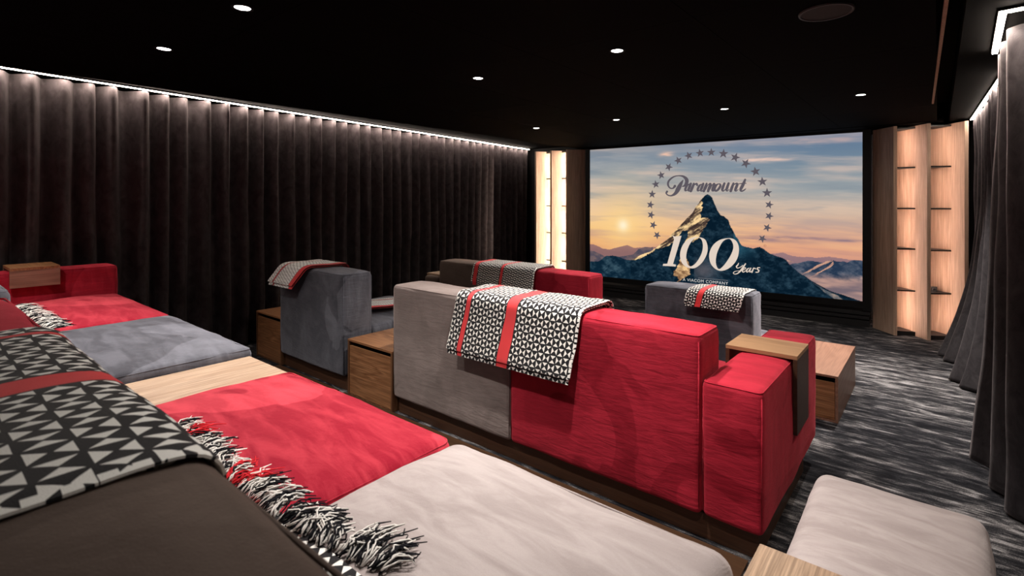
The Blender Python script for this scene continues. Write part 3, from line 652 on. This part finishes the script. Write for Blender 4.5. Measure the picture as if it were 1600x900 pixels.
for o_, i_ in ZEROS:
    Po, Pi = smooth_pts(o_, True, 8), smooth_pts(i_, True, 8)
    def resample(P, n=96):
        cx_ = sum(p[0] for p in P)/len(P); cy_ = sum(p[1] for p in P)/len(P)
        return P, cx_, cy_
    cxm = sum(p[0] for p in Pi)/len(Pi); cym = sum(p[1] for p in Pi)/len(Pi)
    def polar(P):
        L = sorted((math.atan2((p[1]-cym)*SHT, (p[0]-cxm)*SWD), math.hypot((p[1]-cym)*SHT, (p[0]-cxm)*SWD)) for p in P)
        A = [l[0] for l in L]; R = [l[1] for l in L]
        A = [A[-1]-2*PI]+A+[A[0]+2*PI]; R = [R[-1]]+R+[R[0]]
        th = np.linspace(-PI, PI, 97)[:-1]; return th, np.interp(th, A, R)
    th, ro = polar(Po); _, ri = polar(Pi); ri = ri*1.07
    V = [scr(cxm+r*math.cos(t)/SWD, cym+r*math.sin(t)/SHT, .003) for t, r in zip(th, ro)]+[scr(cxm+r*math.cos(t)/SWD, cym+r*math.sin(t)/SHT, .003) for t, r in zip(th, ri)]
    mk('numeral', V, [[q, (q+1) % 96, 96+(q+1) % 96, 96+q] for q in range(96)], CREAM, screen)
def lettering(text, u0, u1, v0, hgt, mat, name):
    cu = bpy.data.curves.new(name, 'FONT'); cu.body = text; cu.size = 1; cu.space_character = 1.15
    ob = bpy.data.objects.new(name, cu); C.objects.link(ob); bpy.context.view_layer.update()
    me_ = bpy.data.meshes.new_from_object(ob); co = np.zeros(len(me_.vertices)*3); me_.vertices.foreach_get('co', co); co = co.reshape(-1, 3)
    x0_, x1_ = co[:, 0].min(), co[:, 0].max(); y0_, y1_ = co[:, 1].min(), co[:, 1].max()
    V = [scr(u0+(u1-u0)*(x-x0_)/(x1_-x0_), v0+hgt*(y-y0_)/(y1_-y0_), .003) for x, y, z in co]
    Fc = [list(p.vertices) for p in me_.polygons]
    bpy.data.objects.remove(ob); bpy.data.curves.remove(cu); bpy.data.meshes.remove(me_)
    return mk(name, V, Fc, mat, screen)
lettering('A VIACOM COMPANY', .411, .581, .024, .020, CREAM2, 'line_of_capitals')['kind'] = 'stuff'
lettering('\u00ae', .703, .7125, .293, .018, glow('projected_orange', (176, 118, 96)), 'small_mark')
mk('rule_line', [scr(.47, .053, .003), scr(.581, .053, .003), scr(.581, .0555, .003), scr(.47, .0555, .003)], [[0, 1, 2, 3]], glow('projected_dim', (130, 130, 135)), screen)

# ---------------------------------------------------------------- oak board columns with backlit shelves
def boards(fronts, sgn, label, ledm, zt=2.405, L=.46, t=.024, shelf_z=(2.375, 1.922, 1.451, .987, .508, .036)):
    """upright boards set at an angle like half-open louvres, black shelves between, LED hidden behind each edge"""
    root = empty('oak_shelving', (fronts[1][0], fronts[1][1]+.2, 0), label, 'shelving')
    d = Vector((-.65*sgn, .76)).normalized()          # from the front edge back into the corner
    nn = Vector((d.y, -d.x))*(-1 if sgn > 0 else 1)   # towards the seats
    if nn.y > 0: nn = -nn
    for bi, (x, y) in enumerate(fronts):
        f = Vector((x, y)); LL = L if bi else .345
        q = [f, f+d*LL, f+d*LL-nn*t*1.6, f-nn*t*1.6]
        if bi < 3:
            # the board, split in two glued planks with a hairline joint
            for a, b in ((0, LL*.5-.001), (LL*.5+.001, LL)):
                q = [f+d*a, f+d*b, f+d*b-nn*t, f+d*a-nn*t]
                V = [(p.x, p.y, 0.002) for p in q]+[(p.x, p.y, zt) for p in q]
                mk('board', V, [[3, 2, 1, 0], [4, 5, 6, 7], [0, 1, 5, 4], [1, 2, 6, 5], [2, 3, 7, 6], [3, 0, 4, 7]], M['oak'], root)
            # return edge closing the front of each board
            rx = Vector((-sgn*-1.0, 0)); e = [f, f-nn*t, f-nn*t+Vector((0, .055)), f+Vector((0, .055))]
            x0_, x1_ = (f.x-.002, f.x+.031) if sgn > 0 else (f.x-.033, f.x+.002)
            box('edge_post', x0_, x1_, f.y-.012, f.y+.045, .002, zt, M['oak'], root, b=.001)
    for bi in range(len(fronts)-1):
        # LED behind board bi's front edge lights the face of board bi+1
        f = Vector(fronts[bi]); g = Vector(fronts[bi+1])
        back = f+Vector((sgn*.012, .053))
        V, Fc = bevel_box(back.x-.005, back.x+.005, back.y-.005, back.y+.005, .05, zt-.02, 0)
        mk('led_strip', V, Fc, ledm, root)
        a = f+Vector((sgn*.022, .035)); c = g+d*.17; e = g+d*.40
        h = f+d*.36+Vector((sgn*.03, .02))
        for z in shelf_z:
            q = [a, c, e, h]
            if sgn < 0: q = q[::-1]
            V = [(p.x, p.y, z) for p in q]+[(p.x, p.y, z+.016) for p in q]
            if z < .1: V = [(p.x, p.y, .004) for p in q]+[(p.x, p.y, .05) for p in q]
            mk('shelf', V, [[3, 2, 1, 0], [4, 5, 6, 7], [0, 1, 5, 4], [1, 2, 6, 5], [2, 3, 7, 6], [3, 0, 4, 7]], M['shelf'], root)
    return root
boards([(-.400, 7.143), (-.092, 7.114), (.228, 7.140)], 1, 'angled oak boards with black shelves lit pink-warm at the right of the screen', M['led_r'])
boards([(-4.87, 7.02), (-5.185, 7.0), (-5.50, 6.98)], -1, 'angled oak boards with glaring backlight at the left of the screen', M['led_l'])
t = empty('small_speaker', (-.03, 7.30, .524), 'small black box standing on a shelf of the right oak boards', 'speaker')
box('body', -.06, -.005, 7.28, 7.34, .5245, .575, M['black'], t, .003); box('foot', -.045, -.02, 7.275, 7.281, .535, .56, M['socket'], t, .001)

# ---------------------------------------------------------------- downlights
lights = [(-2.468, .988, 'second'), (-3.488, .977, 'x'), (-2.57, 2.587, 'x'), (-3.786, 4.795, 'x'), (-2.72, 4.832, 'x'), (-1.464, 2.609, 'x'), (-1.591, 4.891, 'x'), (-.498, 4.931, 'x'),
          (-4.35, .12, 'o'), (-1.46, .98, 'o'), (-.42, .98, 'o'), (-1.22, 1.68, 'o')]
labels = ['round downlight nearest the top edge of the picture, left of centre', 'round downlight nearest the left curtain, over the grey front seat',
          'round downlight in the ceiling above the grey middle-row seat', 'smallest downlight, at the far left corner near the oak boards',
          'tiny far downlight above the left edge of the screen', 'round downlight over the red middle-row sofa back',
          'small downlight in front of the middle of the screen', 'small downlight nearest the oak trim, before the right oak boards',
          'ceiling downlight over the red armrest of the nearest row', 'ceiling downlight over the red seat of the nearest row', 'ceiling downlight over the nearest pale seat end', 'ceiling downlight over the aisle behind the red middle-row backrest']
POW = [1.0, 1.30, 1.2, .9, 1.1, 1.4, 1.5, 3.0, .8, .32, .55, 1.45]
for (x, y, _), lb, pw in zip(lights, labels, POW):
    t = empty('downlight', (x, y, 2.40), lb, 'ceiling light', 'round recessed ceiling downlights')
    ring = []
    n = 32
    V = [(x+r*math.cos(2*PI*k/n), y+r*math.sin(2*PI*k/n), z) for r, z in ((.046, 2.4195), (.044, 2.416), (.036, 2.4165), (.033, 2.4195)) for k in range(n)]
    mk('trim_ring', V, [[a*n+k, a*n+(k+1) % n, (a+1)*n+(k+1) % n, (a+1)*n+k] for a in range(3) for k in range(n)], M['black'], t, smooth=True)
    v, f = disc(x, y, 2.4185, .033); mk('lamp', v, f, M['lamp'], t)
    ld = bpy.data.lights.new('spot', 'SPOT'); ld.energy = SPOT_W*pw; ld.color = WARM; ld.spot_size = math.radians(106); ld.spot_blend = .85; ld.shadow_soft_size = .03
    lo = bpy.data.objects.new('spot', ld); C.objects.link(lo); lo.parent = t; lo.location = (0, 0, .008)
t = empty('ceiling_speaker', (-.405, 2.665, 2.41), 'flush round black ceiling speaker grille near the oak trim', 'speaker')
n = 48; cx_, cy_ = -.405, 2.665
V = [(cx_+r*math.cos(2*PI*k/n), cy_+r*math.sin(2*PI*k/n), z) for r, z in ((.115, 2.4195), (.113, 2.413), (.104, 2.413), (.102, 2.416)) for k in range(n)]
mk('rim', V, [[a*n+k, a*n+(k+1) % n, (a+1)*n+(k+1) % n, (a+1)*n+k] for a in range(3) for k in range(n)], plain('speaker_rim', (.02, .02, .02), .5), t, smooth=True)
v, f = disc(cx_, cy_, 2.4155, .1025, 48); mk('grille', v, f, plain('speaker_mesh', (.014, .014, .014), .7), t)

# ================================================================ furniture
def side_table(x0, x1, y0, y1, z0, z1, label, mtop, mfront, mside, group, socket=None, recess=.035):
    t = empty('side_table', ((x0+x1)/2, (y0+y1)/2, z0), label, 'side table', group)
    box('table_top', x0, x1, y0, y1, z1-.016, z1, mtop, t)
    box('side_panel', x0, x0+.018, y0+.001, y1, z0, z1-.0165, mside, t); box('side_panel', x1-.018, x1, y0+.001, y1, z0, z1-.0165, mside, t)
    box('back_panel', x0+.0185, x1-.0185, y1-.018, y1-.002, z0+.002, z1-.017, mside, t)
    box('drawer_front', x0+.0205, x1-.0205, y0+.006, y0+.024, z0+.016, z1-.016-recess, mfront, t)
    box('drawer_box', x0+.03, x1-.03, y0+.07, y1-.03, z0+.02, z1-.05, M['gap'], t, b=0)
    box('base_rail', x0+.0185, x1-.0185, y0+.004, y0+.022, z0, z0+.013, mside, t, b=.001)
    if socket:
        sx, sy = socket
        p = box('socket_plate', sx-.05, sx+.05, sy-.05, sy+.05, z1+.0003, z1+.006, M['socket'], t, .002)
        box('socket', sx-.012, sx+.012, sy-.012, sy+.012, z1+.0063, z1+.008, plain('socket_face', (.15, .2, .2), .3), p, .001)
    return t
def tray(x0, x1, y0, y1, zt, zl, zr, label, mt, ml, th=.02):
    t = empty('armrest_tray', ((x0+x1)/2, (y0+y1)/2, zt), label, 'tray')
    box('tray_top', x0, x1, y0, y1, zt-th, zt, mt, t); box('tray_side', x0, x0+th, y0, y1, zl, zt-th-.0004, ml, t); box('tray_side', x1-th, x1, y0, y1, zr, zt-th-.0004, ml, t)
    return t

# ---------------- middle row
def sofa(label, x0, x1, yb, z0, zback, zseat, seats, backs, arms, plinth_z, seat_front, plmat, bt=.27, group=None, arm_top=.738, seat_r=.05, puff=.03, arm_len=1.19, plx=.0, board=0):
    """seats / backs: list of (x0, x1, material); arms: list of (x0, x1, material)"""
    s = empty('sofa', ((x0+x1)/2, yb+.6, plinth_z), label, 'sofa', group)
    xa = min([x0]+[a[0] for a in arms]); xb = max([x1]+[a[1] for a in arms])
    box('plinth', xa+.02, xb-plx, yb+.045, seat_front-.20, plinth_z, z0-.006, plmat, s, .002)
    if board: box('base_board', xa+.02-board, xb-.06, yb-.14, yb-.002, plinth_z, plinth_z+.012, M['walnut_board'], s, .001)
    for a, b, m in backs: cushion('backrest', s, m, (a+.0015, b-.0015, yb, yb+bt, z0, zback), .03, (.004, .008, .012))
    for a, b, m in seats:
        cushion('seat', s, m, (a+.002, b-.002, yb+bt+.004, seat_front, zseat-.15, zseat), seat_r, (0, .012, puff), .006, step=.045)
        cushion('seat_base', s, m, (a+.002, b-.002, yb+bt+.004, seat_front-.01, z0, zseat-.155), .012, (0, 0, 0), .002, seam=False, step=.12)
    for a, b, m in arms: cushion('armrest', s, m, (a+.0015, b-.0015, yb+.002, yb+arm_len, z0, arm_top), .028, (.006, .005, .008))
    return s
sofa('red and taupe suede sofa in the middle row, red armrest at its right end', -3.13, -.845, 2.27, .12, .938, .49,
     [(-3.13, -1.995, M['blue']), (-1.995, -.848, M['red2'])], [(-3.13, -1.995, M['taupe']), (-1.995, -.848, M['red2'])], [(-.845, -.577, M['red2'])], 0.001, 3.44, M['walnut_dark'], plx=.03, board=.64)
sofa('blue-grey suede single seat in the middle row near the left curtain', -4.86, -3.775, 2.27, .12, .95, .49,
     [(-4.86, -3.775, M['blue'])], [(-4.86, -3.775, M['blue'])], [], 0.001, 3.50, M['walnut_dark'], board=.02)
side_table(-3.715, -3.135, 2.27, 3.30, .001, .447, 'walnut drawer table with black socket between grey seat and taupe backrest', M['walnut'], M['walnut'], M['walnut_z'], 'walnut drawer tables', (-3.22, 2.50))
side_table(-5.385, -4.865, 2.285, 3.30, .001, .447, 'walnut drawer table at the left end of the middle row, by the curtain', M['walnut'], M['walnut'], M['walnut_z'], 'walnut drawer tables', (-4.90, 2.50))
tray(-.905, -.552, 2.80, 3.085, .772, .56, .375, 'walnut tray clamped over the red armrest of the middle row', M['walnut_tray'] if 'walnut_tray' in M else M['walnut'], M['walnut_dark'])

# ---------------- row nearest the screen (lower plinth)
sofa('brown and red suede sofa in the row nearest the screen', -4.70, -2.585, 4.07, .03, .835, .38,
     [(-4.70, -3.64, M['brown']), (-3.64, -2.585, M['red2'])], [(-4.70, -3.64, M['brown']), (-3.64, -2.585, M['red2'])], [(-4.96, -4.703, M['brown'])], 0.001, 4.85, M['walnut_dark'], arm_top=.63)
sofa('blue-grey suede seat nearest the screen with small patterned blanket', -2.015, -1.115, 4.07, .03, .822, .38,
     [(-2.015, -1.115, M['blue'])], [(-2.015, -1.115, M['blue'])], [], 0.001, 4.92, M['walnut_dark'])
side_table(-1.108, -.545, 4.07, 5.01, .001, .327, 'low walnut drawer table standing free on the carpet at the right aisle', M['walnut_y'], M['walnut'], M['walnut_y'], 'walnut drawer tables')
side_table(-2.58, -2.02, 4.07, 4.80, .001, .327, 'low walnut drawer table between red sofa and grey seat near the screen', M['walnut'], M['walnut'], M['walnut_z'], 'walnut drawer tables', (-2.12, 4.3))
tray(-5.0, -4.66, 4.14, 4.40, .655, .5, .45, 'pale wooden tray on the far brown armrest behind the taupe backrest', M['oak_top'], M['walnut'])

# ---------------- nearest row, on the riser
sofa('nearest suede sofa with brown and red backrest, red seat and pale taupe seat', -2.235, -.315, -.058, .34, 1.262, .807,
     [(-2.262, -1.190, M['red']), (-1.190, -.330, M['tan'])], [(-2.235, -1.17, M['red2']), (-1.17, -.20, M['brown'])], [], .331, 1.105, M['walnut_dark'], bt=.285, seat_r=.045, puff=.042)
sofa('left nearest-row suede sofa with red armrest, red seat and blue-grey seat', -5.21, -2.71, .01, .34, 1.225, .812,
     [(-5.21, -3.92, M['red']), (-3.92, -2.71, M['blue'])], [(-5.21, -3.92, M['red2']), (-3.92, -2.665, M['blue'])], [(-5.47, -5.213, M['red2'])], .331, 1.135, M['walnut_dark'], arm_top=1.03, arm_len=1.14, seat_r=.03, puff=.035)
side_table(-2.702, -2.25, .30, 1.115, .331, .775, 'pale oak table set between the grey seat and the red seat of the nearest row', M['oak_top'], M['oak_top'], M['oak_top'], 'pale oak tables')
side_table(-.322, .13, .235, 1.238, .331, .762, 'pale oak table corner at the bottom edge beside the pale taupe seat', M['oak_top'], M['oak_top'], M['oak_top'], 'pale oak tables')
tray(-5.52, -5.17, .535, .80, 1.068, .95, .925, 'walnut tray clamped over the red armrest at the far left', M['walnut'], M['walnut_y'])
# pouf in the aisle
p = empty('pouf', (-.12, 1.9, 0), 'pale taupe suede pouf on the carpet at the bottom right', 'pouf')
cushion('pouf_cushion', p, M['tan'], (-.385, .135, 1.42, 2.36, .07, .45), .05, (.012, .012, .022), .005, seam=False, step=.035)
box('pouf_base', -.34, .09, 1.46, 2.32, .001, .07, M['walnut_dark'], p)

# ---------------- blankets
ramp01 = lambda s, a, b: min(1, max(0, (s-a)/(b-a)))
m1 = blanket_mat('triangle_weave_large', .042, [(.07, .095), (.44, .515)], trim=.872)
blanket('black and white triangle blanket over the nearest brown and red backrest', [(-.075, .85), (-.075, 1.265), (.224, 1.265), (.226, .86), (.54, .838)],
        -1.50, -.628, lambda s: -.215*ramp01(s, .68, 1.4), m1, seed=2, under=.002,
        t=.009, fr=dict(pts=[(-1.80, .52, .858), (-1.5, .51, .862), (-1.2, .52, .860), (-.98, .54, .858), (-.82, .57, .855)], length=.085, per=1000, redat=((.06, .13), (.42, .50))))
m2 = blanket_mat('triangle_weave', .042, [(.105, .14), (.435, .515)], trim=0.94)
blanket('black and white triangle blanket over the taupe and red middle-row backrest', [(2.185, .590), (2.235, .80), (2.252, .956), (2.562, .962), (2.566, .56), (2.95, .535)],
        -2.44, -1.50, lambda s: .03*ramp01(s, 0, .35), m2, seed=6,
        fr=dict(pts=[(-2.3, 2.93, .55), (-1.5, 2.93, .55)], length=.06, per=200))
m3 = blanket_mat('triangle_weave_small', .030, [(.095, .112), (.40, .46)], pale=True, white=(.90, .92, .90))
blanket('small patterned blanket with red border over the grey middle-row backrest', [(2.19, .770), (2.25, .962), (2.562, .972), (2.566, .56), (3.25, .54)],
        -4.93, -4.47, lambda s: .03+.26*ramp01(s, .0, .34)+.28*ramp01(s, .6, 1.5), m3, seed=9,
        fr=dict(pts=[(-4.40, 3.20, .55), (-3.92, 3.20, .55)], length=.07, per=260, redat=((.5, 1),)))
m4 = blanket_mat('triangle_weave_far', .034, [(.03, .085), (.42, .455)], trim=0.87)
blanket('patterned blanket over the brown and red backrest nearest the screen', [(4.00, .62), (4.045, .845), (4.36, .852), (4.364, .46), (4.7, .43)],
        -4.07, -3.20, lambda s: 0, m4, seed=12)
m5 = blanket_mat('triangle_weave_far_small', .034, [(.10, .145)], trim=0.445)
blanket('small patterned blanket with one red stripe over the grey seat by the screen', [(3.99, .70), (4.045, .824), (4.36, .824), (4.364, .46), (4.44, .41)],
        -1.625, -1.18, lambda s: .02*ramp01(s, 0, .2), m5, seed=15, t=.005)
m6 = blanket_mat('triangle_weave_left', .042, [(.07, .095), (.44, .515)])
blanket('blanket over the left nearest-row backrest, its fringe on the grey and red seats', [(-.01, .85), (-.01, 1.24), (.29, 1.24), (.295, .865), (.51, .842)],
        -4.50, -3.75, lambda s: -.05*ramp01(s, .60, 1.2), m6, seed=22,
        fr=dict(pts=[(-4.62, .49, .865), (-3.70, .53, .862)], length=.10, per=700))
